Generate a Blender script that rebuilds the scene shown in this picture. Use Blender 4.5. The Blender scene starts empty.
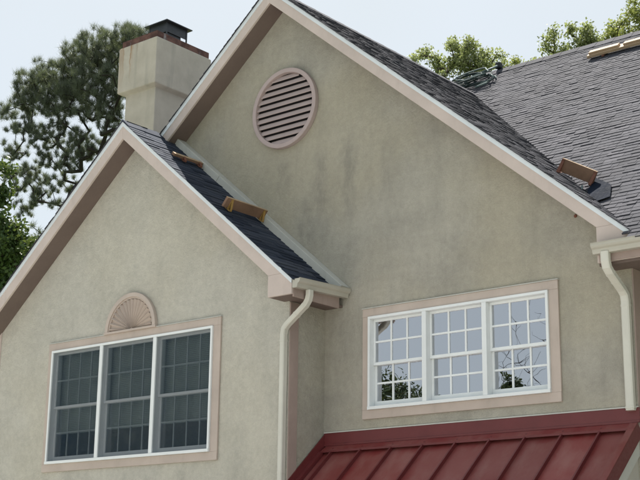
import bpy, bmesh, math, random
import numpy as np
from mathutils import Matrix, Vector

# ------------------------------------------------------------------ camera
SC = bpy.context.scene
COL = SC.collection
F640 = 1322.88
RX, RY, RZ = 0.2622, -0.0133, 0.6954
CAM = np.array([9.7285, -12.5157, -3.3717])

def cam_axes():
    c, s = math.cos, math.sin
    Rz = np.array([[c(RZ), -s(RZ), 0], [s(RZ), c(RZ), 0], [0, 0, 1]])
    Rx = np.array([[1, 0, 0], [0, c(RX), -s(RX)], [0, s(RX), c(RX)]])
    Ry = np.array([[c(RY), 0, s(RY)], [0, 1, 0], [-s(RY), 0, c(RY)]])
    return Rz @ Rx @ Ry
RC = cam_axes()
cd = bpy.data.cameras.new('camera'); cam = bpy.data.objects.new('camera', cd); COL.objects.link(cam)
cd.sensor_width = 36.0; cd.lens = F640 / 640 * 36.0; cd.clip_start = 0.1; cd.clip_end = 3000
m = Matrix.Identity(4)
for i in range(3):
    m[i][0] = RC[i, 0]; m[i][1] = RC[i, 2]; m[i][2] = -RC[i, 1]; m[i][3] = CAM[i]
cam.matrix_world = m
SC.camera = cam

def at(px, py, Y):
    """world point at depth Y on the line of sight of a picture point (for laying out the trees)"""
    d = RC @ np.array([(px - 320) / F640, 1.0, -(py - 240) / F640])
    return CAM + d * (Y - CAM[1]) / d[1]
def project(p):
    q = RC.T @ (np.asarray(p) - CAM)
    return 320 + F640 * q[0] / q[1], 240 - F640 * q[2] / q[1], q[1]

# ------------------------------------------------------------------ sky and sun
TO_SUN = Vector((-0.70, 0.74, 1.83)).normalized()
SUN_EL = math.asin(TO_SUN.z)
SUN_AZ = math.atan2(TO_SUN.x, TO_SUN.y)          # clockwise from +Y
w = bpy.data.worlds.new('World'); SC.world = w; w.use_nodes = True
nt = w.node_tree; nt.nodes.clear()
out = nt.nodes.new('ShaderNodeOutputWorld'); bg = nt.nodes.new('ShaderNodeBackground')
sky = nt.nodes.new('ShaderNodeTexSky'); sky.sky_type = 'NISHITA'; sky.sun_disc = False
sky.sun_elevation = SUN_EL; sky.sun_rotation = SUN_AZ
sky.air_density = 1.0; sky.dust_density = 3.0; sky.ozone_density = 1.0; sky.altitude = 10
veil = nt.nodes.new('ShaderNodeMix'); veil.data_type = 'RGBA'
tc = nt.nodes.new('ShaderNodeTexCoord'); nz = nt.nodes.new('ShaderNodeTexNoise')
nz.inputs['Scale'].default_value = 2.2; nz.inputs['Detail'].default_value = 4.0
mr = nt.nodes.new('ShaderNodeMapRange')
mr.inputs['From Min'].default_value = 0.3; mr.inputs['From Max'].default_value = 0.7
mr.inputs['To Min'].default_value = 0.78; mr.inputs['To Max'].default_value = 0.92
nt.links.new(tc.outputs['Generated'], nz.inputs['Vector'])
nt.links.new(nz.outputs['Fac'], mr.inputs['Value'])
nt.links.new(mr.outputs['Result'], veil.inputs['Factor'])
nt.links.new(sky.outputs[0], veil.inputs['A'])
veil.inputs['B'].default_value = (3.62, 3.95, 4.08, 1)      # thin high cloud veil
nt.links.new(veil.outputs['Result'], bg.inputs['Color'])
bg.inputs['Strength'].default_value = 0.10
nt.links.new(bg.outputs[0], out.inputs[0])
sd = bpy.data.lights.new('sun', 'SUN'); sd.energy = 5.0; sd.angle = math.radians(0.6); sd.color = (1, 0.955, 0.88)
sun = bpy.data.objects.new('sun', sd); COL.objects.link(sun); sun.location = (-20, 20, 60)
sun.rotation_euler = TO_SUN.to_track_quat('Z', 'Y').to_euler()
SC.view_settings.view_transform = 'Standard'; SC.view_settings.look = 'None'
SC.view_settings.gamma = 1.0; SC.view_settings.exposure = 1.0
SC.view_settings.use_curve_mapping = False
SC.render.engine = 'CYCLES'
SC.cycles.max_bounces = 8; SC.cycles.transparent_max_bounces = 16
SC.cycles.use_denoising = True

# ------------------------------------------------------------------ materials
def srgb(r, g, b):
    f = lambda c: (c / 255) / 12.92 if c / 255 <= 0.04045 else ((c / 255 + 0.055) / 1.055) ** 2.4
    return (f(r), f(g), f(b), 1)

class NM:
    def __init__(self, name):
        self.m = bpy.data.materials.new(name); self.m.use_nodes = True
        self.t = self.m.node_tree; self.t.nodes.clear()
        self.out = self.n('ShaderNodeOutputMaterial')
    def n(self, t, **k):
        nd = self.t.nodes.new(t)
        for a, b in k.items(): setattr(nd, a, b)
        return nd
    def l(self, a, b): self.t.links.new(a, b)
    def val(self, sock, v):
        if hasattr(v, 'is_output'): self.l(v, sock)
        else: sock.default_value = v
    def coord(self, scale=(1, 1, 1), kind='Object'):
        c = self.n('ShaderNodeTexCoord'); mp = self.n('ShaderNodeMapping'); mp.inputs['Scale'].default_value = scale
        self.l(c.outputs[kind], mp.inputs['Vector']); return mp.outputs[0]
    def pos(self, scale=(1, 1, 1), loc=(0, 0, 0)):
        c = self.n('ShaderNodeNewGeometry'); mp = self.n('ShaderNodeMapping')
        mp.inputs['Scale'].default_value = scale; mp.inputs['Location'].default_value = loc
        self.l(c.outputs['Position'], mp.inputs['Vector']); return mp.outputs[0]
    def noise(self, vec, s, d=4, r=0.55, dist=0.0):
        q = self.n('ShaderNodeTexNoise'); self.l(vec, q.inputs['Vector'])
        q.inputs['Scale'].default_value = s; q.inputs['Detail'].default_value = d; q.inputs['Roughness'].default_value = r
        q.inputs['Distortion'].default_value = dist
        return q.outputs['Fac']
    def rng(self, v, a, b, c=0.0, d=1.0, smooth=False):
        q = self.n('ShaderNodeMapRange'); self.l(v, q.inputs['Value'])
        if smooth: q.interpolation_type = 'SMOOTHSTEP'
        for nm, x in zip(('From Min', 'From Max', 'To Min', 'To Max'), (a, b, c, d)): q.inputs[nm].default_value = x
        return q.outputs['Result']
    def mth(self, op, a, b=0.0, c=0.0):
        q = self.n('ShaderNodeMath', operation=op)
        for i, x in enumerate((a, b, c)): self.val(q.inputs[i], x)
        return q.outputs[0]
    def mix(self, f, a, b, bt='MIX'):
        q = self.n('ShaderNodeMix', data_type='RGBA', blend_type=bt)
        self.val(q.inputs['Factor'], f); self.val(q.inputs['A'], a); self.val(q.inputs['B'], b)
        return q.outputs['Result']
    def bump(self, h, st=0.3, dist=0.01):
        q = self.n('ShaderNodeBump'); self.l(h, q.inputs['Height'])
        q.inputs['Strength'].default_value = st; q.inputs['Distance'].default_value = dist
        return q.outputs[0]
    def bsdf(self, col, rough=0.6, metal=0.0, normal=None, spec=None):
        b = self.n('ShaderNodeBsdfPrincipled')
        self.val(b.inputs['Base Color'], col); self.val(b.inputs['Roughness'], rough); self.val(b.inputs['Metallic'], metal)
        if spec is not None: b.inputs['Specular IOR Level'].default_value = spec
        if normal: self.l(normal, b.inputs['Normal'])
        self.l(b.outputs[0], self.out.inputs[0]); return b

MATS = {}
def rgb(*c): return (c[0], c[1], c[2], 1)

def stucco(name, base, dark, pale, stains=(), streak=0.5, warm=.55):
    M = NM(name); p = M.pos()
    big = M.rng(M.noise(p, 1.25, 5, 0.62), 0.33, 0.68, smooth=True)
    mid = M.rng(M.noise(p, 4.5, 5, 0.65), 0.3, 0.7)
    vert = M.rng(M.noise(M.pos((3.2, 3.2, 0.45), (3, 1, 2)), 1.0, 5, 0.62, 0.3), 0.48, 0.74, smooth=True)
    c = M.mix(M.mth('MULTIPLY', big, 0.72), base, dark)
    c = M.mix(M.mth('MULTIPLY', mid, 0.34), c, pale)
    c = M.mix(M.mth('MULTIPLY', M.rng(M.noise(M.pos((1, 1, 1), (4, 8, 3)), .55, 3, .5), .4, .62, 0, warm, True), 1.0), c, rgb(base[0] * 1.0, base[1] * .955, base[2] * .84))
    c = M.mix(M.mth('MULTIPLY', vert, streak), c, rgb(dark[0] * .72, dark[1] * .74, dark[2] * .74))
    # trowel clouds, a hand-sized mottling
    cl = M.rng(M.noise(M.pos((1, 1, 1)), 13, 5, 0.75), 0.35, 0.65, 0.93, 1.065)
    cl = M.mth('MULTIPLY', cl, M.rng(M.noise(p, 75, 3, .7), .32, .68, .92, 1.07))
    gray = M.n('ShaderNodeCombineColor'); [M.l(cl, gray.inputs[i]) for i in range(3)]
    c = M.mix(1.0, c, gray.outputs[0], 'MULTIPLY')
    # old water marks with a place of their own
    sep = M.n('ShaderNodeSeparateXYZ'); M.l(M.pos(), sep.inputs[0])
    wob = M.noise(M.pos((1, 1, 0.7)), 3.0, 4, 0.6)
    for (x, z0, z1, wd, a) in stains:
        xx = M.mth('ADD', sep.outputs[0], M.mth('MULTIPLY', M.mth('SUBTRACT', wob, 0.5), 0.35))
        dx = M.mth('ABSOLUTE', M.mth('SUBTRACT', xx, x))
        fx = M.rng(dx, wd * 0.2, wd, 1, 0, True)
        fz = M.mth('MULTIPLY', M.rng(sep.outputs[2], z0, z0 + 0.5 * (z1 - z0), 0, 1, True), M.rng(sep.outputs[2], z1 - 0.25 * (z1 - z0), z1, 1, 0, True))
        f = M.mth('MULTIPLY', M.mth('MULTIPLY', fx, fz), M.mth('MULTIPLY', M.rng(M.noise(M.pos((1, 1, .55)), 9, 5, .7), .38, .62, 0.25, 1, True), a * .62))
        c = M.mix(f, c, rgb(dark[0] * .52, dark[1] * .54, dark[2] * .58))
    grain = M.noise(p, 170, 3, 0.7); lump = M.noise(p, 38, 4, 0.65); wave = M.noise(p, 6, 3, 0.5)
    h = M.mth('ADD', M.mth('MULTIPLY', grain, 0.35), M.mth('ADD', M.mth('MULTIPLY', lump, 0.9), M.mth('MULTIPLY', wave, 1.6)))
    M.bsdf(c, 0.93, 0, M.bump(h, 0.8, 0.014), 0.2)
    MATS[name] = M.m

def painted(name, base, var=0.16, rough=0.6, grime=0.25, spec=0.35, bscale=30, bst=0.12):
    M = NM(name); p = M.pos()
    n1 = M.rng(M.noise(p, 2.5, 5, 0.6), 0.3, 0.7, 1 - var, 1 + var * .6)
    g = M.n('ShaderNodeCombineColor'); [M.l(n1, g.inputs[i]) for i in range(3)]
    c = M.mix(1.0, base, g.outputs[0], 'MULTIPLY')
    dirt = M.rng(M.noise(M.pos((5, 5, 1.2)), 1.6, 6, 0.68), 0.52, 0.78, 0, grime, True)
    c = M.mix(dirt, c, rgb(base[0] * .55, base[1] * .53, base[2] * .5))
    h = M.noise(p, bscale, 4, 0.6)
    M.bsdf(c, M.rng(h, .3, .7, rough - .08, rough + .08), 0, M.bump(h, bst, 0.006), spec)
    MATS[name] = M.m

stucco('stucco_main', rgb(.412, .386, .331), rgb(.292, .275, .240), rgb(.50, .470, .405),
       stains=((-0.72, 0.9, 2.35, 0.22, .55), (-0.25, 0.9, 2.45, 0.16, .6), (-0.95, 0.6, 1.75, 0.16, .5), (-1.35, 1.5, 2.3, 0.13, .4), (0.35, 1.0, 2.3, 0.2, .35), (2.75, -1.4, 0.2, .14, .2)), streak=0.22)
stucco('stucco_bay', rgb(.522, .496, .437), rgb(.425, .405, .360), rgb(.588, .560, .50),
       stains=((-2.9, 0.3, 1.1, 0.12, .25), (-1.35, -2.4, -1.2, .2, .3), (-2.4, -2.6, -1.75, .16, .45), (-4.6, -2.6, -1.75, .2, .35), (-3.5, -2.6, -1.75, .25, .35)), streak=0.2, warm=.25)
stucco('stucco_chimney', rgb(.40, .375, .30), rgb(.30, .285, .235), rgb(.46, .43, .35), streak=0.3)
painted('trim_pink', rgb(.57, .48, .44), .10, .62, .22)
painted('vent_mauve', rgb(.43, .345, .335), .08, .65, .2)
painted('trim_tan', rgb(.50, .418, .368), .10, .62, .25)
painted('trim_pink_shaded', rgb(.37, .285, .255), .12, .7, .3)  # pink trim again, darkened in colour for shaded side boards and gutter fascias
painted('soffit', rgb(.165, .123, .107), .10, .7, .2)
painted('vinyl_white', rgb(.78, .80, .81), .05, .4, .10, .45)
painted('drip_white', rgb(.70, .74, .78), .06, .4, .12, .5)
painted('gutter_almond', rgb(.475, .45, .39), .07, .42, .22, .45)
painted('pipe_cream', rgb(.62, .60, .535), .07, .45, .18, .45)
painted('flash_grey', rgb(.53, .525, .49), .10, .7, .35)
painted('siding_pale', rgb(.50, .47, .42), .06, .7, .15)
painted('wood_raw', rgb(.47, .34, .225), .25, .75, .35, .2, 60, .3)
painted('wood_brown', rgb(.24, .145, .10), .25, .75, .35, .2, 60, .3)
painted('bracket_ochre', rgb(.36, .22, .07), .2, .6, .35, .3)
painted('bracket_rust', rgb(.19, .08, .055), .25, .7, .4, .3)
painted('rope_green', rgb(.038, .054, .056), .3, .75, .4, .12)
painted('rope_pale', rgb(.15, .19, .19), .2, .7, .4, .12)
painted('rubber_dark', rgb(.025, .028, .032), .2, .6, .2, .3)
painted('metal_dark', rgb(.035, .04, .048), .3, .5, .3, .5)
painted('felt_black', rgb(.014, .019, .032), .3, .85, .3, .03)
painted('asphalt', rgb(.05, .05, .052), .2, .9, .3, .2)
painted('concrete', rgb(.50, .49, .47), .15, .85, .3, .2)
painted('bark', rgb(.075, .058, .046), .35, .9, .4, .1, 25, .6)
painted('bark_dark', rgb(.035, .030, .028), .35, .9, .4, .1, 25, .6)
painted('blind_grey', rgb(.80, .85, .80), .08, .8, .1, .2)
painted('room_dark', rgb(.05, .05, .05), .1, .9, .1, .1)
painted('void_dark', rgb(.02, .018, .02), .1, .9, .1, .1)

# rust on the chase cover
M = NM('rust'); p = M.pos()
f = M.rng(M.noise(p, 5, 6, 0.7), 0.38, 0.62, 0, 1, True)
c = M.mix(f, rgb(.075, .032, .024), rgb(.17, .085, .065))
c = M.mix(M.rng(M.noise(M.pos((1, 1, .3), (7, 2, 0)), 4, 5, .6), .55, .68, 0, .8, True), c, rgb(.34, .33, .33))
M.bsdf(c, .75, 0.2, M.bump(M.noise(p, 60, 4, .6), .3, .005)); MATS['rust'] = M.m
# chimney stucco gets rust runs
M = NM('stucco_rust_run'); p = M.pos()
sep = M.n('ShaderNodeSeparateXYZ'); M.l(p, sep.inputs[0])
mt_ = M.rng(M.noise(p, 3.5, 5, .6), .3, .7)
c = M.mix(mt_, rgb(.45, .412, .345), rgb(.545, .50, .425))
c = M.mix(M.rng(M.noise(M.pos((4, 4, .5)), 1.2, 5, .6), .5, .75, 0, .35, True), c, rgb(.25, .24, .21))
wob = M.mth('MULTIPLY', M.mth('SUBTRACT', M.noise(M.pos((1, 1, 1.5)), 4, 4, .6), .5), .10)
for (x, wd, z0, a) in ((-5.42, .022, 4.55, .85), (-5.39, .05, 4.75, .4), (-5.60, .035, 4.45, .55), (-5.655, .05, 4.35, .45), (-5.27, .03, 4.95, .3)):
    dx = M.mth('ABSOLUTE', M.mth('SUBTRACT', M.mth('ADD', sep.outputs[0], wob), x + .0))
    fx = M.rng(dx, wd * .2, wd, 1, 0, True); fz = M.rng(sep.outputs[2], z0, 5.25, 0, 1)
    c = M.mix(M.mth('MULTIPLY', M.mth('MULTIPLY', fx, fz), a), c, rgb(.30, .15, .055))
h = M.mth('ADD', M.noise(p, 150, 3, .7), M.noise(p, 30, 3, .6))
M.bsdf(c, .93, 0, M.bump(h, .45, .01), .2); MATS['stucco_rust_run'] = M.m

# asphalt shingles: each tab its own shade
def shingle_mat(name, stops, gr=1.0):
    M = NM(name); p = M.pos()
    oi = M.n('ShaderNodeObjectInfo'); ge = M.n('ShaderNodeNewGeometry')
    r = M.mth('FRACT', M.mth('ADD', oi.outputs['Random'], M.mth('MULTIPLY', ge.outputs['Random Per Island'], 7.31)))
    cr = M.n('ShaderNodeValToRGB'); M.l(r, cr.inputs[0])
    e = cr.color_ramp.elements
    e[0].position = 0; e[0].color = stops[0]; e[1].position = 1; e[1].color = stops[-1]
    for i in range(1, len(stops) - 1):
        q = e.new(i / (len(stops) - 1)); q.color = stops[i]
    g = M.rng(M.noise(p, 220, 3, .75), .3, .7, .62, 1.38)
    gc = M.n('ShaderNodeCombineColor'); [M.l(g, gc.inputs[i]) for i in range(3)]
    c = M.mix(1.0, cr.outputs[0], gc.outputs[0], 'MULTIPLY')
    bl = M.rng(M.noise(p, 1.3, 4, .6), .35, .7, .86, 1.16)
    bc = M.n('ShaderNodeCombineColor'); [M.l(bl, bc.inputs[i]) for i in range(3)]
    c = M.mix(1.0, c, bc.outputs[0], 'MULTIPLY')
    M.bsdf(c, .85, 0, M.bump(M.noise(p, 260, 3, .7), .5, .004), .08); MATS[name] = M.m
shingle_mat('shingle_grey', [rgb(.055, .056, .067), rgb(.077, .077, .092), rgb(.064, .065, .078), rgb(.092, .091, .106), rgb(.070, .070, .083)])
shingle_mat('shingle_shaded', [rgb(.024, .031, .049), rgb(.056, .066, .092), rgb(.036, .044, .066), rgb(.072, .080, .104)])  # same shingle on the bay, its navy shade put into the colour

# red standing-seam metal, faded and dirty
M = NM('metal_red'); p = M.pos()
f1 = M.rng(M.noise(p, 1.6, 5, .65), .35, .7, 0, 1, True)
f2 = M.rng(M.noise(M.pos((2.6, 1.2, 1.2)), 1.5, 6, .66), .42, .72, 0, 1, True)
oi = M.n('ShaderNodeObjectInfo')
c = M.mix(f1, rgb(.195, .032, .031), rgb(.225, .062, .056))
c = M.mix(M.mth('MULTIPLY', f2, .32), c, rgb(.31, .17, .15))
rr = M.rng(oi.outputs['Random'], 0, 1, .88, 1.12)
gc = M.n('ShaderNodeCombineColor'); [M.l(rr, gc.inputs[i]) for i in range(3)]
c = M.mix(1.0, c, gc.outputs[0], 'MULTIPLY')
M.bsdf(c, M.rng(f1, 0, 1, .30, .5), 0.0, M.bump(M.noise(p, 3.5, 3, .5), .10, .03), .5); MATS['metal_red'] = M.m
painted('metal_red_dark', rgb(.135, .025, .027), .14, .45, .25, .5)

# window glass: real reflection over the dark room behind
def glass(name, refl, tint):
    M = NM(name)
    fr = M.n('ShaderNodeFresnel'); fr.inputs['IOR'].default_value = 1.5
    f = M.rng(fr.outputs[0], 0.0, 1.0, refl, 1.0)
    gl = M.n('ShaderNodeBsdfGlossy'); gl.inputs['Roughness'].default_value = 0.0; gl.inputs['Color'].default_value = tint
    M.l(M.bump(M.noise(M.pos(), 1.9, 2, .4), .10, .02), gl.inputs['Normal'])
    tr = M.n('ShaderNodeBsdfTransparent'); tr.inputs['Color'].default_value = (.90, .93, .92, 1)
    mx = M.n('ShaderNodeMixShader'); M.l(f, mx.inputs[0]); M.l(tr.outputs[0], mx.inputs[1]); M.l(gl.outputs[0], mx.inputs[2])
    M.l(mx.outputs[0], M.out.inputs[0]); MATS[name] = M.m
glass('glass', 0.50, (.92, .94, 1, 1))
glass('glass_plain', 0.12, (.92, .97, .97, 1))
M = NM('insect_screen')
tr = M.n('ShaderNodeBsdfTransparent'); df = M.n('ShaderNodeBsdfDiffuse'); df.inputs['Color'].default_value = (.04, .06, .085, 1)
mx = M.n('ShaderNodeMixShader'); mx.inputs[0].default_value = .47
M.l(tr.outputs[0], mx.inputs[1]); M.l(df.outputs[0], mx.inputs[2]); M.l(mx.outputs[0], M.out.inputs[0]); MATS['insect_screen'] = M.m

def leaf_mat(name, a, b, trans=.35):
    M = NM(name); ge = M.n('ShaderNodeNewGeometry')
    c = M.mix(ge.outputs['Random Per Island'], a, b)
    c = M.mix(M.rng(M.noise(M.pos(), .9, 3, .6), .35, .65, 0, .5), c, b)
    d = M.n('ShaderNodeBsdfPrincipled'); M.l(c, d.inputs['Base Color']); d.inputs['Roughness'].default_value = .5
    d.inputs['Specular IOR Level'].default_value = .3
    t = M.n('ShaderNodeBsdfTranslucent'); M.l(M.mix(.5, c, rgb(.22, .26, .05)), t.inputs['Color'])
    mx = M.n('ShaderNodeMixShader'); mx.inputs[0].default_value = trans
    M.l(d.outputs[0], mx.inputs[1]); M.l(t.outputs[0], mx.inputs[2]); M.l(mx.outputs[0], M.out.inputs[0]); MATS[name] = M.m
leaf_mat('needles', rgb(.058, .078, .060), rgb(.155, .175, .140), .28)
leaf_mat('leaves_light', rgb(.09, .13, .045), rgb(.40, .43, .22), .5)
leaf_mat('leaves_yellow', rgb(.11, .15, .035), rgb(.40, .42, .15), .5)
leaf_mat('leaves_dark', rgb(.028, .060, .022), rgb(.07, .12, .03), .3)
leaf_mat('leaves_deep', rgb(.012, .026, .012), rgb(.035, .055, .022), .15)
M = NM('grass'); p = M.pos()
c = M.mix(M.rng(M.noise(p, .6, 6, .6), .35, .65), rgb(.06, .10, .03), rgb(.12, .15, .05))
M.bsdf(c, .9, 0, M.bump(M.noise(p, 40, 3, .6), .4, .03), .1); MATS['grass'] = M.m

# ------------------------------------------------------------------ mesh helpers
def mesh_obj(name, verts, faces, mat, parent=None, smooth=False, recalc=True):
    me = bpy.data.meshes.new(name); me.from_pydata([tuple(map(float, v)) for v in verts], [], faces)
    me.materials.append(MATS[mat])
    if recalc:
        bm = bmesh.new(); bm.from_mesh(me); bmesh.ops.recalc_face_normals(bm, faces=bm.faces); bm.to_mesh(me); bm.free()
    if smooth: me.polygons.foreach_set('use_smooth', [True] * len(me.polygons))
    return link(name, me, parent)

HOUSE_AT = Vector((-1.4, 0.0, -5.0))
def link(name, me, parent=None):
    o = bpy.data.objects.new(name, me); COL.objects.link(o)
    if parent is not None:
        o.parent = parent
        if parent.get('_root'): o.matrix_parent_inverse = Matrix.Translation(-parent.location)
    return o

class MB:
    def __init__(self): self.v = []; self.f = []
    def add(self, vs, fs):
        k = len(self.v); self.v += [tuple(map(float, q)) for q in vs]; self.f += [tuple(i + k for i in q) for q in fs]; return self
    def box(self, x0, x1, y0, y1, z0, z1):
        return self.add([(x0, y0, z0), (x1, y0, z0), (x1, y1, z0), (x0, y1, z0), (x0, y0, z1), (x1, y0, z1), (x1, y1, z1), (x0, y1, z1)],
                        [(0, 3, 2, 1), (4, 5, 6, 7), (0, 1, 5, 4), (1, 2, 6, 5), (2, 3, 7, 6), (3, 0, 4, 7)])
    def prism(self, poly, vec):
        n = len(poly); a = [Vector(q) for q in poly]; v = Vector(vec)
        return self.add(a + [q + v for q in a], [tuple(range(n)), tuple(range(2 * n - 1, n - 1, -1))] + [(i, (i + 1) % n, n + (i + 1) % n, n + i) for i in range(n)])
    def obox(self, o, a, b, c):
        o, a, b, c = map(Vector, (o, a, b, c))
        return self.prism([o, o + a, o + a + b, o + b], c)
    def sweep(self, path, half_w, half_d, ref):
        """rectangular pipe along a path with mitred bends; ref is the axis of its width"""
        P = [Vector(q) for q in path]; ref = Vector(ref).normalized(); rings = []
        for i, q in enumerate(P):
            t0 = (P[i] - P[i - 1]).normalized() if i else (P[1] - P[0]).normalized()
            t1 = (P[i + 1] - P[i]).normalized() if i < len(P) - 1 else t0
            n0 = t0.cross(ref).normalized(); n1 = t1.cross(ref).normalized()
            nn = (n0 + n1).normalized(); k = 1 / max(.35, nn.dot(n0))
            cw, cdp = half_w * .28, half_d * .28
            ring = []
            for a, b in ((-half_w + cw, -half_d), (half_w - cw, -half_d), (half_w, -half_d + cdp), (half_w, half_d - cdp), (half_w - cw, half_d), (-half_w + cw, half_d), (-half_w, half_d - cdp), (-half_w, -half_d + cdp)):
                ring.append(q + ref * a + nn * (b * k))
            rings.append(ring)
        vs = [x for r in rings for x in r]; n = 8
        fs = [(i * n + j, i * n + (j + 1) % n, (i + 1) * n + (j + 1) % n, (i + 1) * n + j) for i in range(len(P) - 1) for j in range(n)]
        fs += [tuple(range(n)), tuple(range(len(vs) - 1, len(vs) - n - 1, -1))]
        return self.add(vs, fs)
    def tube(self, path, rad, seg=6):
        P = [Vector(q) for q in path]; R = rad if isinstance(rad, (list, tuple)) else [rad] * len(P); vs = []
        for i, q in enumerate(P):
            t = (P[min(i + 1, len(P) - 1)] - P[max(i - 1, 0)])
            t = t.normalized() if t.length > 1e-9 else Vector((0, 0, 1))
            a = t.cross(Vector((0.31, 0.77, 0.55))).normalized(); b = t.cross(a)
            vs += [q + (a * math.cos(2 * math.pi * k / seg) + b * math.sin(2 * math.pi * k / seg)) * R[i] for k in range(seg)]
        fs = [(i * seg + j, i * seg + (j + 1) % seg, (i + 1) * seg + (j + 1) % seg, (i + 1) * seg + j) for i in range(len(P) - 1) for j in range(seg)]
        fs += [tuple(range(seg)), tuple(range(len(vs) - 1, len(vs) - seg - 1, -1))]
        return self.add(vs, fs)
    def build(self, name, mat, parent=None, smooth=False, bevel=0.0):
        o = mesh_obj(name, self.v, self.f, mat, parent, smooth=smooth)
        if bevel:
            md = o.modifiers.new('bevel', 'BEVEL'); md.width = bevel; md.segments = 2; md.limit_method = 'ANGLE'
        return o

def tag(o, label=None, cat=None, group=None, kind=None):
    if label: o['label'] = label
    if cat: o['category'] = cat
    if group: o['group'] = group
    if kind: o['kind'] = kind
    return o
def empty(name, loc):
    o = bpy.data.objects.new(name, None); COL.objects.link(o); o.location = loc; o['_root'] = 1; o.empty_display_size = .3
    return o

def wall(name, outline, Y, thick, holes, mat, parent):
    """upright wall in the plane Y, front face towards -Y, with rectangular openings (x0,x1,z0,z1)"""
    bm = bmesh.new()
    bm.faces.new([bm.verts.new((x, Y, z)) for x, z in outline])
    for (x0, x1, z0, z1) in holes:
        for co, no in (((x0, 0, 0), (1, 0, 0)), ((x1, 0, 0), (1, 0, 0)), ((0, 0, z0), (0, 0, 1)), ((0, 0, z1), (0, 0, 1))):
            bmesh.ops.bisect_plane(bm, geom=bm.verts[:] + bm.edges[:] + bm.faces[:], plane_co=co, plane_no=no, dist=1e-6)
    kill = []
    for f in bm.faces:
        c = f.calc_center_median()
        if any(x0 < c.x < x1 and z0 < c.z < z1 for x0, x1, z0, z1 in holes): kill.append(f)
    bmesh.ops.delete(bm, geom=kill, context='FACES')
    ret = bmesh.ops.extrude_face_region(bm, geom=bm.faces[:])
    bmesh.ops.translate(bm, vec=(0, thick, 0), verts=[g for g in ret['geom'] if isinstance(g, bmesh.types.BMVert)])
    bmesh.ops.recalc_face_normals(bm, faces=bm.faces)
    me = bpy.data.meshes.new(name); bm.to_mesh(me); bm.free(); me.materials.append(MATS[mat])
    return link(name, me, parent)

# ------------------------------------------------------------------ ground
GZ = -5.0
g = mesh_obj('lawn', [(-600, -600, GZ), (600, -600, GZ), (600, 600, GZ), (-600, 600, GZ)], [(0, 1, 2, 3)], 'grass'); tag(g, 'green lawn around the house', 'lawn', kind='structure')
g = MB().box(-90, 90, -34, -27, GZ - .1, GZ + .004).build('street', 'asphalt'); tag(g, 'asphalt street in front of the house', 'street', kind='structure')
g = MB().box(-16, 16, -27, -2.6, GZ - .1, GZ + .008).build('reflector', 'concrete'); tag(g, 'unseen pale concrete forecourt in front of the house', 'reflector', kind='structure')  # unseen slab added so sunlight bounces up onto the shaded facade

# ------------------------------------------------------------------ the house
house = empty('stucco_house', HOUSE_AT)
tag(house, 'beige stucco house with two front gables, grey shingle roofs and red metal porch roof', 'house')
PM, PB, PR = 0.8336, 0.8471, 0.857
XM, ZM, TM = -1.4096, 4.382, 0.1764
XB, ZB, TB = -3.4693, 2.6867, 0.1909
OV, D = 0.3095, 0.6782
BX = -0.6136                       # right side of the projecting bay
BXL = XB - (BX - XB)               # left side
ZMO = ZM + TM * math.hypot(1, PM)  # outer apex heights
ZBO = ZB + TB * math.hypot(1, PB)
YB = -D; YBF = -D - OV; YMF = -OV
RXW = 3.57                         # right corner of the gable wall
zm = lambda x: ZM - PM * abs(x - XM)
zmo = lambda x: ZMO - PM * abs(x - XM)
zb = lambda x: ZB - PB * abs(x - XB)
zbo = lambda x: ZBO - PB * abs(x - XB)
zr = lambda y: 0.20 + PR * (y + 0.45)
YRIDGE = 5.42

WR = dict(x0=0.094, x1=2.5805, z0=-1.2336, z1=-0.1028, X0=0.0, X1=2.7, Z0=-1.3405, Z1=0.0, Y=0.0)
WL = dict(x0=-5.0249, x1=-1.8657, z0=-1.6753, z1=-0.0871, X0=-5.1124, X1=-1.7396, Z0=-1.7813, Z1=0.0181, Y=YB)

e = .004
wall('gable_wall', [(BX - 1.5, -1.0), (BX - 1.5, zm(BX - 1.5) + e), (XM - 2.35, zm(XM - 2.35) + e), (XM, ZM + e), (RXW, zm(RXW) + e), (RXW, GZ), (BX - .1, GZ), (BX - .1, -1.0)][::-1] if False else
     [(XM - 5.0, GZ), (RXW, GZ), (RXW, zm(RXW) + e), (XM, ZM + e), (XM - 5.0, zm(XM - 5.0) + e)],
     0.0, 0.2, [(WR['x0'] + .01, WR['x1'] - .01, WR['z0'] + .01, WR['z1'] - .01)], 'stucco_main', house)
wall('bay_wall', [(BXL, GZ), (BX, GZ), (BX, zb(BX) + e), (XB, ZB + e), (BXL, zb(BXL) + e)],
     YB, 0.16, [(WL['x0'] + .01, WL['x1'] - .01, WL['z0'] + .01, WL['z1'] - .01)], 'stucco_bay', house)
MB().box(BX - .16, BX - .0005, YB + .001, -.001, GZ, .30).build('bay_side_wall', 'stucco_main', house)
MB().box(BXL, BXL + .16, YB + .161, -.001, GZ, .30).build('bay_side_wall', 'stucco_main', house)
MB().box(RXW - .2, RXW - .001, .201, 1.2, GZ, .02).build('side_wall', 'stucco_main', house)
MB().box(RXW - .2, 12.0, 1.2, 1.4, GZ, .3).build('recessed_wall', 'siding_pale', house)
MB().box(XM - 5.0, XM - 4.8, .201, 11.2, GZ, .42).build('side_wall', 'stucco_main', house)
MB().box(11.8, 12.0, 1.401, 11.2, GZ, .3).build('side_wall', 'stucco_main', house)
MB().box(XM - 4.799, 11.799, 11.0, 11.2, GZ, .3).build('back_wall', 'stucco_main', house)
MB().box(XM - 4.8, 11.8, .21, 11.0, .02, .06).build('attic_floor', 'room_dark', house)
MB().box(XM - 4.79, RXW - .21, 3.4, 3.5, GZ, .02).build('inner_wall', 'room_dark', house)
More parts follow.
